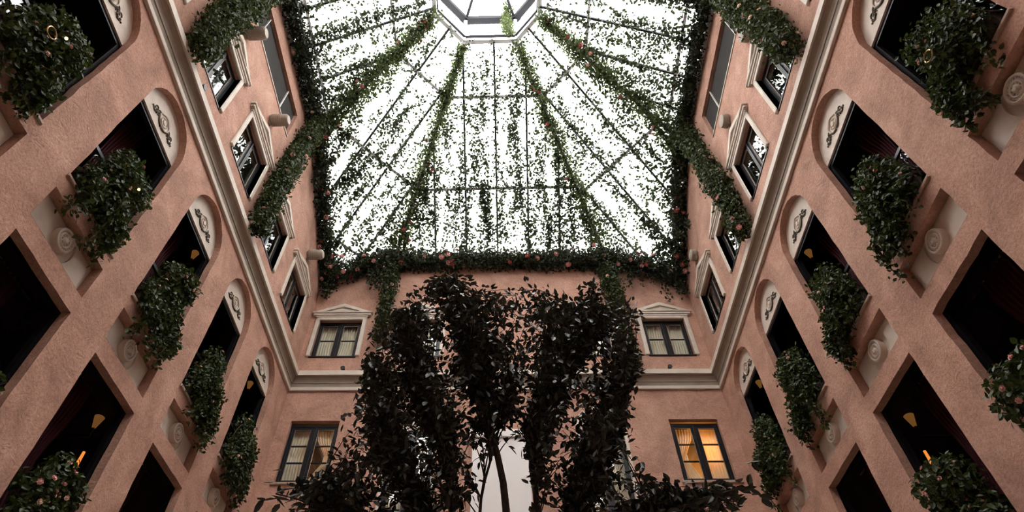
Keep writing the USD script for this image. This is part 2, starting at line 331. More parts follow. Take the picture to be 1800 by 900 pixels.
def arched(F, k, side):
    c = yc(k); root = thing(window_name(), f'arched opening with cream ornamented lunette in {side} wall, {ORD[k]}', 'window', F.w((c, -TH, SILL)), f'arched openings in the {side} wall', 'structure')
    t = np.linspace(0, np.pi, 29)
    lun = Polygon([(c + (RAD + .06) * math.cos(x), SPR - .08 + (RAD + .1) * math.sin(x)) for x in t])
    ty = obj('lunette', F.m(ext(lun, -TH - .14, -TH)), 'stone', root)
    obj('cartouche', F.m(ornament(c, SPR + .42, 0)), 'stone', ty, smooth=40)
    obj('scrollwork', F.m(ornament(c, SPR + .42, 1)), 'ornament', ty, smooth=40, label='dark bronze scrolled arms below the cartouche')
    obj('sill', F.m(cbx(c - RAD - .05, c + RAD + .05, -TH, .06, SILL - .07, SILL + .03, .02)), 'sill', root)
    n0 = -TH - .2
    obj('frame', F.m(cat([bx(c - RAD - .05, c - RAD + .09, n0, n0 + .14, SILL + .03, SPR - .08), bx(c + RAD - .09, c + RAD + .05, n0, n0 + .14, SILL + .03, SPR - .08), bx(c - RAD, c + RAD, n0, n0 + .14, SPR - .2, SPR - .06)])), 'frame', root)
    obj('rail', F.m(bx(c - RAD, c + RAD, n0 + .02, n0 + .1, SILL + 1.75, SILL + 1.85)), 'frame', root)
    obj('mullion', F.m(bx(c + .42, c + .50, n0 + .02, n0 + .1, SILL + .03, SILL + 1.75)), 'frame', root)
    obj('pane', F.m(bx(c - RAD, c + .42, n0 + .05, n0 + .07, SILL + .03, SILL + 1.75)), 'pane', root)
    obj('pane', F.m(bx(c + .5, c + RAD, n0 + .05, n0 + .07, SILL + .03, SILL + 1.75)), 'pane', root)
    return root
def niche(F, k, side):
    c, zc = yc(k), 11.5
    root = thing('niche_panel', f'cream recessed panel with round medallion on {side} wall, {ORD[k]}', 'wall panel', F.w((c, -TH, NB)), f'medallion panels on the {side} wall')
    ND = .30
    obj('backing', F.m(bx(c - NW - .1, c + NW + .1, -ND - .14, -ND, NB - .1, NT + .1)), 'stone', root)
    obj('reveal', F.m(ext(sbox(c - NW - .1, NB - .1, c + NW + .1, NT + .1).difference(sbox(c - NW - .01, NB - .01, c + NW + .01, NT + .01)), -ND, -TH)), 'plaster', root)
    pl = sbox(c - NW + .12, NB + .27, c + NW - .13, NT - .1).difference(Point(c, zc).buffer(.52, 24))
    for g in pl.geoms: obj('plaque', F.m(ext(g, -ND - .01, -ND + .055)), 'stone', root)
    prof_ = [(0, 0), (.385, 0), (.39, .13), (.375, .17), (.34, .185), (.31, .175), (.30, .13), (.25, .125), (.235, .155), (.21, .17), (.18, .155), (.165, .115), (.12, .12), (.10, .17), (.06, .195), (0, .195)]
    prof_ = [(a * .80, b) for a, b in prof_]
    r = obj('roundel', F.m(moved(lathe(prof_, 32), (c, -ND, zc))), 'stone', root, smooth=35)
    ms = [moved(trimesh.creation.icosphere(1, .021), (c + .22 * math.cos(t), -ND + .14, zc + .22 * math.sin(t))) for t in np.linspace(0, 2 * np.pi, 22)[:-1]]
    ms += [moved(trimesh.creation.icosphere(1, .032), (c + .114 * math.cos(t), -ND + .13, zc + .114 * math.sin(t))) for t in np.linspace(0, 2 * np.pi, 9)[:-1]]
    obj('beading', F.m(cat(ms)), 'stone', r, kind='stuff')
    return root
def lower_opening(F, k, side):
    c = yc(k); root = thing(window_name(), f'dark rectangular opening low in the {side} wall, {ORD[k]}', 'window', F.w((c, -TH, BB)), f'rectangular openings in the {side} wall', 'structure')
    obj('sill', F.m(cbx(c - BW - .05, c + BW + .05, -TH, .06, BB - .07, BB + .03, .02)), 'sill', root)
    n0 = -TH - .2
    obj('frame', F.m(cat([bx(c - BW - .06, c - BW + .08, n0, n0 + .14, BB, BT + .1), bx(c + BW - .08, c + BW + .06, n0, n0 + .14, BB, BT + .1), bx(c - BW, c + BW, n0, n0 + .14, BT - .02, BT + .12)])), 'frame', root)
    return root
def casing(F, c, zb, zt, w, root, pw=1.5, out=.09):
    cs = [cbx(c - w - .22, c - w + .0, -.02, out, zb, zt + .18, .03), cbx(c + w, c + w + .22, -.02, out, zb, zt + .18, .03), cbx(c - w - .22, c + w + .22, -.02, out, zt, zt + .2, .03),
          bx(c - w - .07, c - w, -TH, out - .03, zb, zt), bx(c + w, c + w + .07, -TH, out - .03, zb, zt)]
    obj('casing', F.m(cat(cs)), 'cream', root)
    z = zt + .3
    tri = Polygon([(c - pw, z + .16), (c + pw, z + .16), (c, z + .78)])
    inner = affinity.scale(tri, .62, .55, origin=(c, z + .3))
    pd = [cbx(c - pw, c + pw, -.02, .17, z - .03, z + .1, .03), cbx(c - pw - .06, c + pw + .06, -.02, .22, z + .1, z + .2, .03), ext(tri.difference(inner), -.02, .2), ext(affinity.scale(tri, .85, .8, origin=(c, z + .3)), -.02, .11), cbx(c - pw + .15, c + pw - .15, -.02, .12, z - .12, z - .03, .02)]
    obj('pediment', F.m(cat(pd)), 'cream', root)
def sashes(F, c, zb, zt, w, root, rows, n0=-TH + .02, dark='frame'):
    fr = ext(sbox(c - w, zb, c + w, zt).difference(sbox(c - w + .09, zb + .09, c + w - .09, zt - .12)), n0 - .1, n0 + .05)
    obj('frame', F.m(fr), dark, root)
    obj('mullion', F.m(bx(c - .05, c + .05, n0 - .08, n0 + .08, zb + .09, zt - .12)), dark, root)
    for s in (-1, 1):
        x0, x1 = sorted((c + s * .05, c + s * (w - .09)))
        sash = obj('sash', F.m(ext(sbox(x0, zb + .09, x1, zt - .12).difference(sbox(x0 + .11, zb + .2, x1 - .11, zt - .23)), n0 - .06, n0 + .03)), dark, root)
        h = (zt - .23 - zb - .2) / rows
        for r in range(1, rows): obj('glazing_bar', F.m(bx(x0 + .1, x1 - .1, n0 - .04, n0 + .02, zb + .2 + r * h - .025, zb + .2 + r * h + .025)), dark, sash)
        for r in range(rows): obj('pane', F.m(bx(x0 + .1, x1 - .1, n0 - .02, n0 - .005, zb + .2 + r * h, zb + .2 + (r + 1) * h)), 'pane', sash)
        obj('glass_bead', F.m(ext(sbox(x0 + .1, zb + .19, x1 - .1, zt - .22).difference(sbox(x0 + .125, zb + .215, x1 - .125, zt - .245)), n0 - .01, n0 + .025)), 'lamp_beige', sash)
def pleats(a0, a1, z0, z1, n0, waves=9, amp=.05, pinch=0.0, tie=.45):
    nu, nv = waves * 6 + 1, 9; u, v = np.meshgrid(np.linspace(0, 1, nu), np.linspace(0, 1, nv))
    p = 1 - pinch * np.exp(-((v - tie) / .25) ** 2)
    a = a0 + (a1 - a0) * u * p; n = n0 + amp * np.sin(2 * np.pi * waves * u + .6 * np.sin(3 * v)); z = z0 + (z1 - z0) * v
    V = np.stack([a, n, z], -1).reshape(-1, 3); V2 = V.copy(); V2[:, 1] -= .015; i, j = np.meshgrid(np.arange(nv - 1), np.arange(nu - 1), indexing='ij'); k = i * nu + j
    q = np.stack([k, k + 1, k + nu + 1, k + nu], -1).reshape(-1, 4)
    f = np.vstack([q[:, [0, 1, 2]], q[:, [0, 2, 3]]])
    return trimesh.Trimesh(V, f, process=False)
def sheet(F, m): return trimesh.Trimesh(F.w(m.vertices), m.faces, process=False)
def room(F, c, zb, zt, w, root, deep=2.2):
    g = [bx(c - w - .3, c + w + .3, -TH - deep - .1, -TH - deep, zb - .3, zt + .3), bx(c - w - .4, c - w - .3, -TH - deep, -TH, zb - .3, zt + .3), bx(c + w + .3, c + w + .4, -TH - deep, -TH, zb - .3, zt + .3), bx(c - w - .3, c + w + .3, -TH - deep, -TH, zb - .4, zb - .3), bx(c - w - .3, c + w + .3, -TH - deep, -TH, zt + .3, zt + .4)]
    obj('room_shell', F.m(cat(g)), 'room', root)
def side_window(F, k, side):
    c = yc(k); root = thing(window_name(), f'pedimented window with dark casements above the cornice on {side} wall, {ORD[k]}', 'window', F.w((c, -TH, UB)), f'pedimented windows of the {side} wall', 'structure')
    casing(F, c, UB, UT, UW, root)
    obj('sill', F.m(bx(c - UW - .05, c + UW + .05, -TH, .03, UB - .06, UB)), 'frame', root)
    sashes(F, c, UB, UT, UW, root, 1); room(F, c, UB, UT, UW, root, 1.2)
    return root
for side, F in SIDES:
    for fn in (arched, niche, lower_opening, side_window):
        first = fn(F, 0, side)
        base = LOC[str(first.GetPath())]
        for k in BAYS:
            if k == 0: continue
            lab = first.GetCustomDataByKey('label').replace(ORD[0], ORD[k])
            dup(first, base + [0, P_ * S * k, 0], lab, name=window_name() if fn is not niche else 'niche_panel')

# ---------------------------------------------------------------- windows of the back wall
def curtain_pair(F, c, zb, zt, w, root, m='sheer', pinch=(.25, .25)):
    for s, pn in zip((-1, 1), pinch):
        cu = pleats(c + s * (w - .02), c + s * .06, zb + .05, zt - .05, -TH - .22, 8, .045, pn)
        obj('curtain', sheet(F, cu), m, root, smooth=True)
def back_upper(c, lab):
    zb, zt = UB - .15, UT - .1
    root = thing(window_name(), lab, 'window', FB.w((c, -TH, zb)), 'pedimented windows of the back wall', 'structure')
    casing(FB, c, zb, zt, UW, root)
    obj('sill', FB.m(bx(c - UW - .05, c + UW + .05, -TH, .05, zb - .07, zb)), 'frame', root)
    sashes(FB, c, zb, zt, UW, root, 2); room(FB, c, zb, zt, UW, root); curtain_pair(FB, c, zb, zt, UW, root, pinch=(.06, .06))
for c, lab in zip(UPX, ('pedimented window with pale curtains at the left end of the upper back wall', 'pedimented window of the back wall hidden behind the left of the tree', 'pedimented window of the back wall hidden behind the right of the tree', 'pedimented window with pale curtains at the right end of the upper back wall')): back_upper(c, lab)
for (c, where), lab in zip(BWX, ('six-pane window with drawn brown curtains low on the back wall, left of the tree', 'six-pane window glowing orange low on the back wall, right of the tree')):
    root = thing(window_name(), lab, 'window', FB.w((c, -TH, LZ0)), None, 'structure')
    obj('sill', FB.m(cbx(c - LW - .1, c + LW + .22, -TH, .08, LZ0 - .12, LZ0, .02)), 'sill', root)
    sashes(FB, c, LZ0, LZ1 - .12, LW - .02, root, 3); room(FB, c, LZ0, LZ1, LW, root); curtain_pair(FB, c, LZ0, LZ1, LW, root, pinch=(.1, .55) if c < 0 else (.5, .04))
    lamp = UsdLux.SphereLight.Define(stage, str(root.GetPath()) + '/lamp'); lamp.CreateRadiusAttr(.05); lamp.CreateColorAttr(Gf.Vec3f(1, .40, .07))
    lamp.CreateIntensityAttr(190 if c > 0 else 22); lamp.AddTranslateOp().Set(Gf.Vec3d(*map(float, FB.w((c + .45, -TH - 1.0, LZ0 + 1.7)) - FB.w((c, -TH, LZ0)))))
for c, where in ((-4.1, 'left'), (4.1, 'right')):
    root = thing(window_name(), f'arched window of the back wall mostly hidden behind the {where} of the tree', 'window', FB.w((c, -TH, 11.2)), None, 'structure')
    a = barch(c)
    obj('lunette', FB.m(ext(a.intersection(sbox(c - 2, 16.25, c + 2, 19)), -TH - .05, -TH + .06)), 'stone', root)
    obj('surround', FB.m(ext(a.intersection(sbox(c - 2, 11.2, c + 2, 19)).buffer(.0).difference(a.buffer(-.14)), -TH, .03)), 'cream', root)
    sashes(FB, c, 11.3, 16.25, .96, root, 4); room(FB, c, 11.3, 16.25, .98, root); curtain_pair(FB, c, 11.3, 16.2, .9, root)

# ---------------------------------------------------------------- clerestory bands and wall fixtures
for side, F in SIDES:
    t = thing('clerestory_panel', f'dark grey clerestory strip high on the {side} wall', 'panel', F.w((7.4, -TH, 26.2)), 'clerestory strips')
    cuts = [.5, 2.05, 5.85, 9.65, 13.05, 14.35]
    for a, b in zip(cuts, cuts[1:]): obj('panel', F.m(bx(a + .03, b - .03, -TH - .1, -TH + .06, 26.2, 28.25)), 'grey', t)
    for a in cuts[1:-1]: obj('strip', F.m(bx(a - .022, a + .022, -TH - .1, -TH + .12, 26.2, 28.25)), 'white', t)
    obj('ledge', F.m(bx(.5, 14.35, -.1, .04, 26.13, 26.2)), 'cream', t)
def fixture(F, k, side, long):
    c = yc(k); z = 24.85
    t = thing('wall_floodlight', f'beige cylindrical floodlight above the pediment on {side} wall, {ORD[k]}', 'light fixture', F.w((c, 0, z)), f'floodlights on the {side} wall')
    L = .8 if long else .34; r = .27 if long else .3
    body = lathe([(0, 0), (r * .8, 0), (r * .85, .06), (r, .08), (r, L * .62), (r * .96, L * .64), (r * .96, L * .7), (r, L * .72), (r * .97, L * .9), (r * .7, L), (0, L)], 20)
    obj('housing', F.m(moved(body, (c, .0, z))), 'lamp_beige', t, smooth=40)
    for q in range(4): obj('rib', F.m(moved(lathe([(r * .9, 0), (r * 1.05, 0), (r * 1.05, .03), (r * .9, .03)], 20), (c, L * (.15 + .12 * q), z))), 'lamp_beige', t)
    obj('bracket', F.m(bx(c - .1, c + .1, -.02, .05, z - .34, z + .34)), 'lamp_beige', t)
for side, F in SIDES:
    for k in (2, 3, 5): fixture(F, k, side, side == 'left')

# ---------------------------------------------------------------- things inside the galleries
def sconce(F, k, side, z, where):
    c = yc(k) + 2.0
    t = thing('wall_sconce', f'glowing amber wall sconce inside the {where}, {side} wall, {ORD[k]}', 'lamp', F.w((c, -1.5, z - .2)), 'amber sconces')
    obj('shade', F.m(moved(trimesh.Trimesh(*(lambda m: (np.c_[m.vertices[:, 0], m.vertices[:, 2], m.vertices[:, 1]], m.faces))(lathe([(0, -.2), (.05, -.2), (.14, .16), (.12, .16), (.03, -.16), (0, -.16)], 14)), process=False), (c, -1.5, z))), 'sconce', t)
    obj('arm', F.m(cat([bx(c - .03, c + .03, -1.53, -1.47, z - .5, z - .2), bx(c - .03, c + .03, -5, -1.5, z - .5, z - .44)])), 'brass', t)
for side, F in SIDES:
    for k in (3, 5): sconce(F, k, side, 18.05, 'arched opening')
    sconce(F, 3, side, 11.0 - .35, 'rectangular opening')
def flame_lamp(F, k, side):
    c = yc(k) + 1.27; z = 9.0
    t = thing('candle_lamp', f'orange candle bulb behind the roses in the {side} rectangular opening, {ORD[k]}', 'lamp', F.w((c, -.8, BB)), 'candle lamps')
    obj('bulb', F.m(cat([tube([(c, -.8, z - .25), (c, -.8, z + .2)], [.045, .035], 8)])), 'flame', t)
    obj('stand', F.m(cat([tube([(c, -.8, BB - .6), (c, -.8, z - .25)], .02, 6), bx(c - .12, c + .12, -.92, -.68, BB - .65, BB - .6)])), 'brass', t)
for side, F in SIDES: flame_lamp(F, 3, side)
for side, F in SIDES:
    for k in (2, 3, 4):
        for nm, z0, z1 in (('rectangular', BB + .2, BT + .35), ('arched', SILL + .3, SPR + .9)):
            c = yc(k); t = thing('curtain', f'dark maroon curtain inside the {nm} opening of the {side} wall, {ORD[k]}', 'curtain', F.w((c, -1, z0)), 'maroon curtains')
            obj('drape', sheet(F, pleats(c - .3, c + .75, z0, z1, -1.1, 7, .07, .45, .5)), 'maroon', t, smooth=True)
            obj('rod', F.m(tube([(c - .6, -1.1, z1), (c + 1.1, -1.1, z1)], .025, 6)), 'brass', t)
# ---------------------------------------------------------------- plants in the openings
def bush(F, k, side, upper, seed):
    rng = np.random.default_rng(seed); c = yc(k)
    sl = SILL if upper else BB; H = 2.45 if upper else 2.5
    lab = (f'ivy spilling from the arched opening of the {side} wall, {ORD[k]}' if upper else f'pink rose bush in the rectangular opening of the {side} wall, {ORD[k]}')
    t = thing('flowering_ivy' if upper else 'rose_bush', lab, 'plant', F.w((c, -.02, sl + .03)), f'plants in the {side} wall openings')
    obj('planter', F.m(cat([cbx(c - 1.0, c + 1.0, -.36, .02, sl + .03, sl + .5, .02), bx(c - 1.05, c + 1.05, -.4, .05, sl + .42, sl + .52)])), 'terracotta', t)
    # lobes of the crown
    lob = [((c + rng.uniform(-.55, .5), rng.uniform(-.1, .3), sl + rng.uniform(.5, H - .55)), (rng.uniform(.40, .58), rng.uniform(.34, .5), rng.uniform(.38, .56))) for _ in range(9)]
    lob += [((c + .5, .2, sl + .3), (.42, .36, .65)), ((c - .1, .2, sl + .6), (.75, .4, .72)), ((c - .75, .1, sl + .5), (.35, .35, .55)), ((c - .1, .0, sl + H - .55), (.55, .4, .55))]
    P, Nn = [], []
    for (ctr, rad) in lob:
        n = int(430 * (rad[0] * rad[2]) / .4); d = unit(rng.normal(size=(n, 3))); q = rng.uniform(.62, 1.06, (n, 1))
        P.append(np.array(ctr) + d * q * np.array(rad)); Nn.append(d)
    # trailing shoots
    trail = []
    for i in range(9 if upper else 5):
        a0 = c + (rng.uniform(.35, 1.05) if rng.random() < .6 else rng.uniform(-1.1, .3)); z1 = sl - rng.uniform(.2, 1.0 if upper else .8)
        pts = spline([(a0, .15, sl + .5), (a0 + rng.uniform(-.1, .1), .36, sl + .1), (a0 + rng.uniform(-.2, .2), .24, z1)], 12); trail.append(pts)
        for s in range(10):
            ps = pts + rng.normal(0, .075, pts.shape); P.append(ps); Nn.append(unit(np.array([0, 1, .2]) + rng.normal(0, .6, ps.shape)))
    P, Nn = np.vstack(P), np.vstack(Nn)
    keep = (np.abs(P[:, 0] - c) < 1.18) | (P[:, 1] > .02); keep &= (P[:, 1] > -.6) & (P[:, 2] > sl - 1.3)
    keep &= ~((P[:, 1] < .03) & (P[:, 2] < sl + .05)); P, Nn = P[keep], Nn[keep]
    Dn = unit(rng.normal(size=P.shape) + np.array([0, .4, -.7])); NN = unit(Nn + rng.normal(0, .45, P.shape) + [0, 0, .35])
    L = rng.uniform(.09, .165, len(P)) * (1 if upper else 1.15)
    v, f = leaves(F.w(P), F.u(Dn) - F.u(np.zeros(3)), F.u(NN) - F.u(np.zeros(3)), L * S, .74, big=True)
    obj('foliage', (v, f), 'ivy', t, kind='stuff')
    obj('stems', cat([tube(F.w(p), .009, 4) for p in trail] + [tube(F.w(spline([(c + x, -.15, sl + .45), (c + x * 1.2, 0, sl + 1.1), (c + x * .8, .1, sl + 1.8)], 8)), .01, 4) for x in (-.6, -.2, .25, .6)]), 'stem', t)
    nr = 12 if upper else 24
    idx = rng.permutation(len(P))
    out = [i for i in idx if P[i, 1] > .15 and P[i, 2] > sl + (.2 if upper else .9)][:nr]
    for i in out:
        col = ('palerose' if rng.random() < .6 else 'rose') if upper else ('rose' if rng.random() < .75 else 'palerose')
        obj('rose', rose_at(F.w(P[i] + .1 * Nn[i]), F.u(Nn[i]) - F.u(np.zeros(3)) + [0, 0, .2], (rng.uniform(.022, .034) if upper else rng.uniform(.024, .038))), col, t)
    return t
sd = 100
for side, F in SIDES:
    for k in (1, 2, 3, 4, 5): bush(F, k, side, True, sd); sd += 1
    for k in (2, 3): bush(F, k, side, False, sd); sd += 1
for F, a, z, lab in ((FL, 4.75, 13.05, 'brass hoop in the ivy at the top left corner'), (FR, 5.2, 13.1, 'brass hoop in the ivy of the top right opening'), (FL, 11.9, 6.2, 'brass hoop in the rose bush at the bottom left corner')):
    t = np.linspace(0, 2 * np.pi, 25)
    h = obj('brass_hoop', tube(F.w(np.c_[a + .13 * np.cos(t), np.full(25, .72), z + .13 * np.sin(t)]), .008, 6), 'brass', label=lab, cat='hoop', group='brass hoops')
for F, a, z, lab in ((FL, 5.0, 13.4, 'small bare warm bulb among the ivy at the top left corner'), (FL, 8.95, 13.5, 'small bare warm bulb in the ivy of the left wall, fourth from the back wall')):
    t = thing('string_bulb', lab, 'lamp', F.w((a, .6, z)), 'bare bulbs')
    obj('bulb', moved(trimesh.creation.icosphere(2, .018), F.w((a, .72, z))), 'bulb', t)
    obj('cord', tube(F.w([(a, .72, z + .03), (a, .3, z + .5), (a, -.2, z + .9)]), .004, 4), 'black', t)

# ---------------------------------------------------------------- glass roof
RZ = 35.85
RB = [(-2.08, 13.40), (.98, 13.40), (2.28, 11.93), (2.28, 7.5), (.98, 6.0), (-2.08, 6.0), (-3.60, 7.5), (-3.60, 11.78)]   # ring corners, from the back edge round to the right
YN = -4.0
EV = [(-6.33, 23.08, ZB), (5.95, 23.23, ZB), (XR, 16.95, ZE), (XR, 2.6, ZE), (5.95, YN, ZB), (-6.33, YN, ZB), (XL, 2.6, ZE), (XL, 16.0, ZE)]
KN = {1: (XR, 23.3, 25.78), 3: (XR, YN, 25.78), 5: (XL, YN, 25.78), 7: (XL, 22.98, 25.78)}
ring3 = [np.array([x, y, RZ]) for x, y in RB]
roof = thing('ceiling', 'faceted glass roof on pale steel ribs rising to an octagonal lantern', 'glass roof', W((-.6, 9.7, ZB)), kind='structure')
SECT = []
def sector(i):
    a, b = ring3[i], ring3[(i + 1) % 8]; ea, eb = np.array(EV[i]), np.array(EV[(i + 1) % 8])
    pts = [a, ea] + ([np.array(KN[i])] if i in KN else []) + [eb, b]
    mid = (a + b) / 2; X = b - a; X[2] = 0; X = unit(X)
    Dn = (ea + eb) / 2 - mid; Dn = Dn - X * (Dn @ X); Dn = unit(Dn); N = unit(np.cross(X, Dn)); N = N * np.sign(N[2] + 1e-9)
    poly = Polygon([((p - mid) @ X, (p - mid) @ Dn) for p in pts])
    return dict(i=i, mid=mid, X=X, D=Dn, N=N, poly=poly, to=lambda q, h=0.0: mid + np.asarray(q)[..., :1] * X + np.asarray(q)[..., 1:2] * Dn + h * N)
pan = []
for i in range(8):
    s = sector(i); SECT.append(s); poly = s['poly']; a0, d0, a1, d1 = poly.bounds
    zlev = lambda z: (RZ - z) / -s['D'][2]
    ds = [zlev(33.77), zlev(30.45)] + ([zlev(27.3)] if i in KN else [])
    spac = 1.8; off = -.05 if i % 2 else .0
    xs = np.arange(math.floor(a0 / spac) * spac, a1, spac) + (.22 if i == 0 else 0)
    s['ds'], s['xs'] = ds, xs
    hbar = lambda q0, q1, w, h, m, nm: obj(nm, bar(W(s['to'](np.array(q0), -h / 2)), W(s['to'](np.array(q1), -h / 2)), w * S, h * S, s['N']), m, roof)
    for x in xs:
        seg = LineString([(x, d0 - 1), (x, d1 + 1)]).intersection(poly)
        if seg.length > .3: hbar(seg.coords[0], seg.coords[-1], .10, .14, 'bar', 'glazing_bar')
    for d in ds:
        seg = LineString([(a0 - 1, d), (a1 + 1, d)]).intersection(poly)
        if seg.length > .3: hbar(seg.coords[0], seg.coords[-1], .15, .26, 'steel', 'purlin')
    de = [d0 - 1] + ds + [d1 + 1]; xe = [a0 - 1] + list(xs) + [a1 + 1]
    for u0, u1 in zip(xe, xe[1:]):
        for v0, v1 in zip(de, de[1:]):
            g = sbox(u0 + .02, v0 + .02, u1 - .02, v1 - .02).intersection(poly)
            if g.area < .04 or g.geom_type != 'Polygon': continue
            m = trimesh.creation.extrude_polygon(g, .03, engine='earcut'); v = m.vertices
            q = trimesh.Trimesh(W(s['mid'] + v[:, :1] * s['X'] + v[:, 1:2] * s['D'] + (v[:, 2:] + .02) * s['N']), m.faces, process=False)
            if q.volume < 0: q.invert()
            obj('pane', q, 'roofpane', roof)
UZ, AZ = 39.3, 41.2
cen = np.array([-.6, 9.7])
up3 = [np.array([x, y, UZ]) for x, y in RB]; apex = np.array([cen[0], cen[1], AZ])
for i in range(8):
    j = (i + 1) % 8
    obj('rafter', bar(W(ring3[i] - [0, 0, .25]), W(np.array(EV[i]) - [0, 0, .2]), .22 * S, .4 * S), 'steel', roof)
    obj('ring_beam', bar(W(ring3[i]), W(ring3[j]), .22 * S, .36 * S), 'steel', roof)
    obj('ring_gutter', bar(W(ring3[i] + [0, 0, .45]), W(ring3[j] + [0, 0, .45]), .3 * S, .12 * S), 'bar', roof)
    obj('upper_ring_beam', bar(W(up3[i]), W(up3[j]), .4 * S, .4 * S), 'bar', roof)
    obj('lantern_post', bar(W(ring3[i]), W(up3[i]), .2 * S, .2 * S, (1, .1, 0)), 'steel', roof)
    obj('lantern_rafter', bar(W(up3[i]), W(apex), .14 * S, .2 * S), 'bar', roof)
    c = unit(np.cross(up3[j] - up3[i], [0, 0, 1.0])) * .02
    for quad in ((ring3[i] + [0, 0, .5], ring3[j] + [0, 0, .5], up3[j], up3[i]),):
        q = np.array(quad); v = W(np.vstack([q - c, q + c])); f = [[0, 1, 2], [0, 2, 3], [4, 6, 5], [4, 7, 6], [0, 4, 5], [0, 5, 1], [1, 5, 6], [1, 6, 2], [2, 6, 7], [2, 7, 3], [3, 7, 4], [3, 4, 0]]
        obj('lantern_pane', trimesh.Trimesh(v, f, process=False), 'roofpane', roof)
    q = np.array([up3[i] + [0, 0, .2], up3[j] + [0, 0, .2], apex + [0, 0, .2]]); v = W(np.vstack([q, q + [0, 0, .04]])); f = [[0, 2, 1], [3, 4, 5], [0, 1, 4], [0, 4, 3], [1, 2, 5], [1, 5, 4], [2, 0, 3], [2, 3, 5]]
    obj('lantern_pane', trimesh.Trimesh(v, f, process=False), 'roofpane', roof)
    if True:
        e0, e1 = np.array(EV[i]), np.array(EV[j])
        for p, q in ([(e0, np.array(KN[i])), (np.array(KN[i]), e1)] if i in KN else [(e0, e1)]):
            obj('eave_beam', bar(W(p), W(q), .3 * S, .3 * S), 'steel', roof)

# ---------------------------------------------------------------- vines on the roof
rng = np.random.default_rng(5)
HOOD = {0: 'back slope', 1: 'right corner slope', 2: 'right slope', 7: 'left corner slope', 6: 'left slope', 3: 'near right corner slope', 4: 'near slope', 5: 'near left corner slope'}
def roof_vine(s, dens, seed):
    rng = np.random.default_rng(seed); poly = s['poly']; a0, d0, a1, d1 = poly.bounds
    strands, P = [], []
    n = int((a1 - a0) * 11 * dens)
    for _ in range(n):
        x = rng.uniform(a0, a1); dd = rng.uniform(d0, d1); ln = rng.uniform(1.5, 6.5); st = []
        m = int(ln / .16); w = 0
        if rng.random() < .6: dd = d1 - rng.uniform(0, .8) * (d1 - d0) * rng.random() - ln
        for q in range(m):
            w = .86 * w + rng.normal(0, .022); x += w * .5; dd += .155; st.append((x, dd))
        st = [q for q in st if poly.contains(Point(q))]
        if len(st) < 6: continue
        st = np.array(st); strands.append(st)
        for q in st:
            nk = rng.poisson(3.4)
            if nk: P.append(q + rng.normal(0, .085, (nk, 2)))
    for _ in range(int(n * .2)):          # runners across the bars
        x, dd = rng.uniform(a0, a1), rng.uniform(d0, d1); st = np.cumsum(np.c_[rng.choice([-1, 1]) * np.full(16, .15), rng.normal(0, .07, 16)], 0) + (x, dd)
        st = np.array([q for q in st if poly.contains(Point(q))])
        if len(st) > 5:
            strands.append(st); P.append(np.repeat(st, 2, 0) + rng.normal(0, .09, (2 * len(st), 2)))
    for _ in range(int(poly.area * 3.4 * dens)):   # tufts
        q = np.array([rng.uniform(a0, a1), d1 - (d1 - d0) * rng.random() ** 1.4])
        if poly.contains(Point(q)): P.append(q + rng.normal(0, .16, (rng.integers(4, 11), 2)))
    bars = [LineString([(a0 - 1, d), (a1 + 1, d)]).intersection(poly) for d in s['ds']] + [LineString([(x, d0 - 1), (x, d1 + 1)]).intersection(poly) for x in s['xs']]
    for k, g in enumerate(bars):            # growth along purlins and glazing bars
        if g.length < .5: continue
        b = np.array(g.coords); t = rng.random((int(g.length * (26 if k < len(s['ds']) else 9) * dens), 1)); P.append(b[0] + (b[-1] - b[0]) * t + rng.normal(0, .10, (len(t), 2)))
    P = np.vstack(P); P = P[[poly.contains(Point(q)) for q in P]]
    h = -rng.uniform(.08, .5, (len(P), 1))
    p3 = s['mid'] + P[:, :1] * s['X'] + P[:, 1:] * s['D'] + h * s['N']
    v, f = leaves(W(p3), rng.normal(size=p3.shape) + [0, 0, -.5], s['N'] + rng.normal(0, .55, p3.shape), rng.uniform(.12, .22, len(p3)) * S, .8)
    t = thing('climbing_vine', f'small-leaved creeper spread under the glass of the roof, {HOOD[s["i"]]}', 'vine', W(s['to']((0, d1 * .5))), 'creepers under the roof glass')
    obj('foliage', (v, f), 'vine', t, kind='stuff')
    obj('stems', cat([tube(W(s['mid'] + st[:, :1] * s['X'] + st[:, 1:] * s['D'] - .15 * s['N']), .004, 3) for st in strands]), 'stem', t)
for i, dens in ((0, 1.0), (1, 1.0), (7, 1.0), (2, .75), (6, .75), (3, 1.0), (4, 1.0), (5, 1.0)): roof_vine(SECT[i], dens, 40 + i)
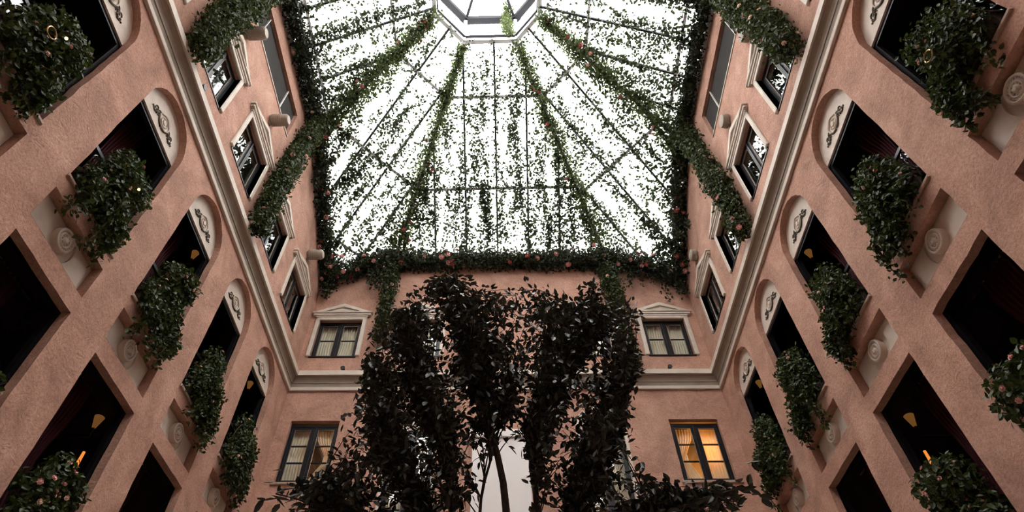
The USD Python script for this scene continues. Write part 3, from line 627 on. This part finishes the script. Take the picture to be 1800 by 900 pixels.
def garland(name, label, pts, rad, dens, seed, m='vine', flowers=0, fl=('rose',), bright=0, sag=(0, 0, 0), leaf=(.11, .19), fsize=(.05, .07), group=None, tails=0, tail_len=2.0):
    rng = np.random.default_rng(seed); pts = np.asarray(pts, float); L = np.linalg.norm(np.diff(pts, axis=0), axis=1).sum(); n = max(8, int(L * 3))
    line = spline(pts, n); r = np.interp(np.linspace(0, 1, n), np.linspace(0, 1, len(rad)), rad)
    lump = .75 + .5 * meshkit.noise(np.c_[np.arange(n) * .55, np.full(n, seed * 1.7), np.zeros(n)], seed)
    N = int(L * dens * 1.5); i = rng.integers(0, n, N); d = unit(rng.normal(size=(N, 3))); q = rng.uniform(.25, 1.08, (N, 1)) ** .6
    P = line[i] + d * q * (r[i] * lump[i])[:, None] + rng.normal(0, .1, (N, 3))
    Nn = unit(d + rng.normal(0, .5, d.shape) + [0, 0, -.1])
    stems = [line]
    ex = []
    for _ in range(tails):
        k = rng.integers(0, n); p0 = line[k]; ln = tail_len * rng.uniform(.3, 1); c = p0 + np.c_[np.cumsum(rng.normal(0, .05, 12)), np.cumsum(rng.normal(0, .03, 12)), -np.linspace(0, ln, 12)]
        stems.append(c); e = np.repeat(c, 6, 0); ex.append(e + rng.normal(0, .11, e.shape))
    if ex:
        ex = np.vstack(ex); P = np.vstack([P, ex]); Nn = np.vstack([Nn, unit(rng.normal(size=ex.shape))])
    v, f = leaves(W(P), rng.normal(size=P.shape) + [0, 0, -.8], Nn, rng.uniform(*leaf, len(P)) * S, .72)
    t = thing(name, label, 'garland' if 'garland' in name else 'vine', W(line[n // 2]), group)
    obj('foliage', (v, f), m, t, kind='stuff')
    obj('stems', cat([tube(W(x), .02 if k == 0 else .006, 5) for k, x in enumerate(stems)]), 'stem', t)
    for _ in range(flowers):
        k = rng.integers(0, n); d1 = unit(rng.normal(size=3) + [0, -.5, -.8]); obj('rose', rose_at(W(line[k] + d1 * r[k] * lump[k] * 1.05), d1, rng.uniform(*fsize)), fl[rng.integers(0, len(fl))], t)
ev = [np.array(p) for p in EV]
low = np.array([0, 0, -.45])
HR = 1.2
def hip(i, t0=.02, t1=1.0): return [ring3[i] + (ev[i] - ring3[i]) * x + low for x in np.linspace(t0, t1, 4)]
HG = 'garlands along the roof ribs'
garland('rib_garland', 'green vine garland along the roof rib left of the back slope', hip(0), np.array([.16, .42, .5, .55]) * HR, 273, 61, 'hip', 10, ('redrose', 'rose'), group=HG)
garland('rib_garland', 'green vine garland along the roof rib right of the back slope', hip(1), np.array([.3, .42, .5, .55]) * HR, 273, 62, 'hip', 10, ('redrose', 'rose'), group=HG)
garland('rib_garland', 'thick leafy garland with red roses along the roof rib down to the left wall', hip(7), np.array([.35, .55, .6, .75]) * HR, 429, 63, 'hip', 16, ('redrose', 'rose'), group=HG)
garland('rib_garland', 'thick leafy garland with red roses along the roof rib down to the right wall', hip(2), np.array([.35, .55, .65, .8]) * HR, 429, 64, 'hip', 22, ('redrose', 'rose'), group=HG)
k7, k1 = np.array(KN[7]), np.array(KN[1]); inn = lambda p, dx, dy, dz: np.array(p) + [dx, dy, dz]
HE = 'leafy hedges hanging along the eaves'
garland('eave_garland', 'dark leafy hedge with pink roses along the eave above the back wall', [inn(ev[0], -.1, -.4, -.75), inn((ev[0] + ev[1]) / 2, 0, -.4, -.72), inn(ev[1], .1, -.4, -.75)], [.66, .58, .66], 620, 65, 'vine', 34, ('rose', 'redrose'), group=HE, fsize=(.06, .085), tails=14, tail_len=.9)
garland('eave_garland', 'leafy hedge with pink roses over the left corner of the back wall', [inn(ev[0], 0, -.45, -.6), inn(k7, .5, -.5, .35)], [.65, .8], 620, 66, 'vine', 20, ('rose', 'redrose'), group=HE, fsize=(.06, .085), tails=16, tail_len=2.3)
garland('eave_garland', 'leafy hedge with pink roses over the right corner of the back wall', [inn(ev[1], 0, -.45, -.6), inn(k1, -.5, -.5, .35)], [.65, .8], 620, 67, 'vine', 20, ('rose', 'redrose'), group=HE, fsize=(.06, .085), tails=16, tail_len=2.3)
garland('eave_garland', 'leafy hedge with pink roses down the sloping eave of the left wall', [inn(ev[7], .4, 0, 0), inn((ev[7] + k7) / 2, .35, 0, 0), inn(k7, .4, -.3, -.1)], [.5, .4, .55], 560, 68, 'vine', 22, ('rose', 'redrose'), group=HE, fsize=(.06, .09), tails=8, tail_len=1.4)
garland('eave_garland', 'leafy hedge with pink roses down the sloping eave of the right wall', [inn(ev[2], -.4, 0, 0), inn((ev[2] + k1) / 2, -.35, 0, 0), inn(k1, -.4, -.3, -.1)], [.5, .42, .55], 560, 69, 'vine', 16, ('rose', 'redrose'), group=HE, fsize=(.06, .09), tails=8, tail_len=1.4)
garland('eave_garland', 'dark leafy hedge along the high straight eave of the left wall', [inn(ev[7], .4, 0, 0), (XL + .42, 9, ZE + .1), (XL + .42, 3, ZE + .1)], [.5, .4, .4], 520, 70, 'vine', 4, ('palerose',), group=HE)
garland('eave_garland', 'dark leafy hedge along the high straight eave of the right wall', [inn(ev[2], -.4, 0, 0), (XR - .42, 9, ZE + .1), (XR - .42, 3, ZE + .1)], [.5, .4, .4], 520, 71, 'vine', 4, ('palerose',), group=HE)
HH = 'long garlands hanging down the walls'
garland('hanging_garland', 'long rose garland hanging down the left wall across the pedimented windows', [(XL + .5, 15.2, 29.3), (XL + .45, 14.75, 25), (XL + .5, 14.45, 21.6), (XL + .6, 14.35, 19.4)], [.6, .45, .5, .35], 560, 72, 'ivy', 12, ('rose', 'palerose'), group=HH, fsize=(.05, .07))
garland('hanging_garland', 'long rose garland hanging down the right wall across the pedimented windows', [(XR - .5, 15.9, 29.4), (XR - .45, 15.5, 25), (XR - .5, 15.1, 21.6), (XR - .6, 15.0, 19.6)], [.6, .5, .6, .35], 560, 73, 'ivy', 14, ('rose', 'palerose'), group=HH, fsize=(.05, .07))
garland('hanging_garland', 'thick flowering garland hanging at the top left past a pedimented window', [(XL + .6, 7.9, 29.3), (XL + .5, 7.65, 25.3), (XL + .5, 7.3, 22), (XL + .6, 7.35, 19.6)], [.6, .55, .62, .5], 700, 74, 'ivy', 14, ('palerose',), group=HH, fsize=(.04, .055))
garland('hanging_garland', 'thick flowering garland hanging at the top right past a pedimented window', [(XR - .6, 8.5, 29.3), (XR - .5, 8.3, 25.6), (XR - .5, 8.05, 22.4), (XR - .6, 7.95, 20.1)], [.55, .55, .62, .5], 700, 75, 'ivy', 14, ('palerose',), group=HH, fsize=(.04, .055))
garland('hanging_garland', 'garland with white blossoms hanging down the back wall left of the tree', [FB.u(np.array(q)) for q in ((-6.3, .4, 27.4), (-6.22, .4, 24.5), (-6.2, .45, 21.4))], [.5, .36, .3], 420, 76, 'ivy', 10, ('palerose',), group=HH, fsize=(.04, .055))
garland('hanging_garland', 'leafy garland hanging down the back wall right of the tree to the cornice', [FB.u(np.array(q)) for q in ((5.75, .4, 27.2), (5.85, .4, 23), (5.95, .5, 19.4))], [.7, .4, .35], 420, 77, 'ivy', 8, ('palerose',), group=HH, fsize=(.04, .055))
garland('lantern_garland', 'bright green vine hanging in the lantern at the top of the roof', [(.55, 13.2, RZ + .4), (.45, 13.2, UZ - .6), (.5, 12.9, UZ + .6)], [.3, .28, .2], 160, 78, 'hip', 0)

# ---------------------------------------------------------------- the tree in the courtyard
rng = np.random.default_rng(11)
LIMB = [
    ([(0, 9, -2.6), (-.05, 9, 2), (-.03, 9, 4.8), (-.2, 9, 6.0), (-.4, 8.9, 6.7), (-.7, 8.8, 8), (-1.2, 8.7, 9.6)], .10, .03),
    ([(.08, 9.05, -2.6), (.35, 9, 2), (.45, 9, 4.8), (.38, 9.1, 5.8), (.95, 9.2, 7.3), (1.8, 9.3, 9.2)], .085, .025),
    ([(-.1, 8.95, -2.6), (-.7, 8.9, 2.5), (-.85, 8.9, 4.84), (-1.0, 8.9, 5.8), (-1.6, 8.9, 7.2), (-2.0, 9, 8.8)], .06, .02),
    ([(.05, 8.95, -1), (.9, 8.8, 3), (1.8, 8.7, 4.3), (2.7, 8.65, 4.75), (3.6, 8.6, 4.95)], .05, .012),
    ([(-.1, 9, -1), (-1.0, 8.9, 3), (-2.0, 8.85, 4.3), (-2.8, 8.75, 4.8), (-3.5, 8.7, 5.0)], .05, .012),
    ([(.4, 9, 3.5), (1.2, 9.2, 5.2), (1.8, 9.25, 6.2), (2.3, 9.2, 7.4)], .045, .015),
    ([(-.25, 9.05, -1), (-.45, 9, 4.0), (-.42, 9, 5.0), (-.25, 9, 5.8), (.0, 9.1, 6.9)], .05, .015),
    ([(-.75, 8.9, 3.5), (-1.5, 9.3, 5.2), (-2.2, 9.4, 6.6), (-2.5, 9.3, 7.6)], .045, .015)]
CROWN = Polygon([(-1.6, 10.2), (-1.2, 10.4), (-.75, 10.35), (-.45, 9.75), (0, 9.55), (.55, 10.05), (.75, 9.5), (1.15, 9.3), (1.6, 9.85), (1.95, 10.25), (2.2, 9.6), (2.95, 9.3), (2.5, 8.4), (2.5, 7.9), (2.3, 6.9), (2, 6.1), (2.2, 5.4), (3.7, 5.1), (3.6, 4.75), (2.2, 4.5), (.7, 4.5), (.5, 5.6), (.3, 6.2), (-.1, 6.45), (-.4, 6.2), (-.5, 5.5), (-.8, 4.5), (-2, 4.4), (-3.5, 4.85), (-3.4, 5.1), (-3.0, 5.6), (-2.8, 6.3), (-2.75, 7.25), (-2.75, 8.4), (-2.2, 9.5)])
tree = thing('ficus_tree', 'tall dark-leaved ficus tree standing in front of the back wall', 'tree', W((0, 9, -3)))
tubm = lathe([(0, 0), (.75, 0), (.95, 1.0), (1.0, 1.0), (1.0, 1.1), (.85, 1.1), (.85, .6), (0, .6)], 24); v = tubm.vertices
obj('pot', trimesh.Trimesh(W(np.c_[v[:, 0], v[:, 2] + 9, v[:, 1] - 3]), tubm.faces[:, ::-1], process=False), 'terracotta', tree)
samples = []
for n, (pts, r0, r1) in enumerate(LIMB):
    c = spline(pts, 26); samples.append(c)
    obj('trunk' if n < 3 else 'branch', tube(W(c), np.linspace(r0, r1, 26) * S, 8), 'bark', tree, smooth=True)
samples = np.vstack(samples)
twigs, LP, LD, LN, LL = [], [], [], [], []
inner = CROWN.buffer(-.08); cx0, cz0, cx1, cz1 = inner.bounds
if True:
    while len(twigs) < 1750:
        q = (rng.uniform(cx0, cx1), rng.uniform(cz0, cz1))
        if not inner.contains(Point(q)): continue
        if meshkit.noise(np.array([q[0] * 2.3, q[1] * 2.3, 3.3]), 9) < .06: continue      # gaps in the crown
        yy = 9 + rng.normal(0, .55) * (1 if q[1] > 5.6 else .5); tip = np.array([q[0] * yy / 9, yy, q[1] * yy / 9])
        dist = np.linalg.norm(samples - tip, axis=1) + np.where(samples[:, 2] > tip[2] - .25, 2.5, 0); b = samples[dist.argmin()]
        mid = (b + tip) / 2 + [0, 0, .18] + rng.normal(0, .08, 3); t = np.linspace(0, 1, 9)[:, None]
        c = (1 - t) ** 2 * b + 2 * t * (1 - t) * mid + t * t * tip; twigs.append(c)
        ln = np.linalg.norm(tip - b); m = int(rng.integers(12, 19)); td = unit(tip - mid)
        for q in range(m):
            u = 1 - q * .055 / max(.5, ln) * 1.6; k = np.clip(u, .3, 1) * 8; k0 = int(min(7, k)); p = c[k0] + (c[k0 + 1] - c[k0]) * (k - k0)
            side = unit(np.cross(td, rng.normal(size=3))); dr = td * rng.uniform(.2, .8) + side * .9 + [0, 0, -.35]
            LP.append(p + rng.normal(0, .07, 3)); LD.append(dr); LN.append(np.array([0, 0, 1.0]) + rng.normal(0, .45, 3)); LL.append(rng.uniform(.105, .18))
for c in (samples[78:104], samples[104:130]):       # the two long low boughs carry leaves along their outer half
    for k in range(11, 26):
        for _ in range(9):
            e = rng.normal(size=3) * [1, .8, .5] + unit(c[min(k + 1, 25)] - c[k - 1]) * .8
            LP.append(c[k] + rng.normal(0, .12, 3)); LD.append(e + [0, 0, -.2]); LN.append(np.array([0, 0, 1.0]) + rng.normal(0, .45, 3)); LL.append(rng.uniform(.16, .26))
LP, LD, LN, LL = map(np.array, (LP, LD, LN, LL))
ok = ~((LP[:, 0] > -.6) & (LP[:, 0] < .3) & (LP[:, 2] < 6.3)) | (rng.random(len(LP)) < .25); LP, LD, LN, LL = LP[ok], LD[ok], LN[ok], LL[ok]
v, f = leaves(W(LP), LD, LN, LL * S, .52, big=True)
big = np.argsort(-(LL / np.linalg.norm(LP, axis=1)))[:300]
for i in big: obj('leaf', (v[i * 8:i * 8 + 8], f[:8]), 'tree', tree)
mask = np.ones(len(LP), bool); mask[big] = False
fm = f.reshape(len(LP), 8, 3)[mask].reshape(-1, 3)
obj('foliage', (v, fm), 'tree', tree, kind='stuff')
obj('twigs', cat([tube(W(c), np.linspace(.007, .002, 9), 4) for c in twigs]), 'bark', tree)
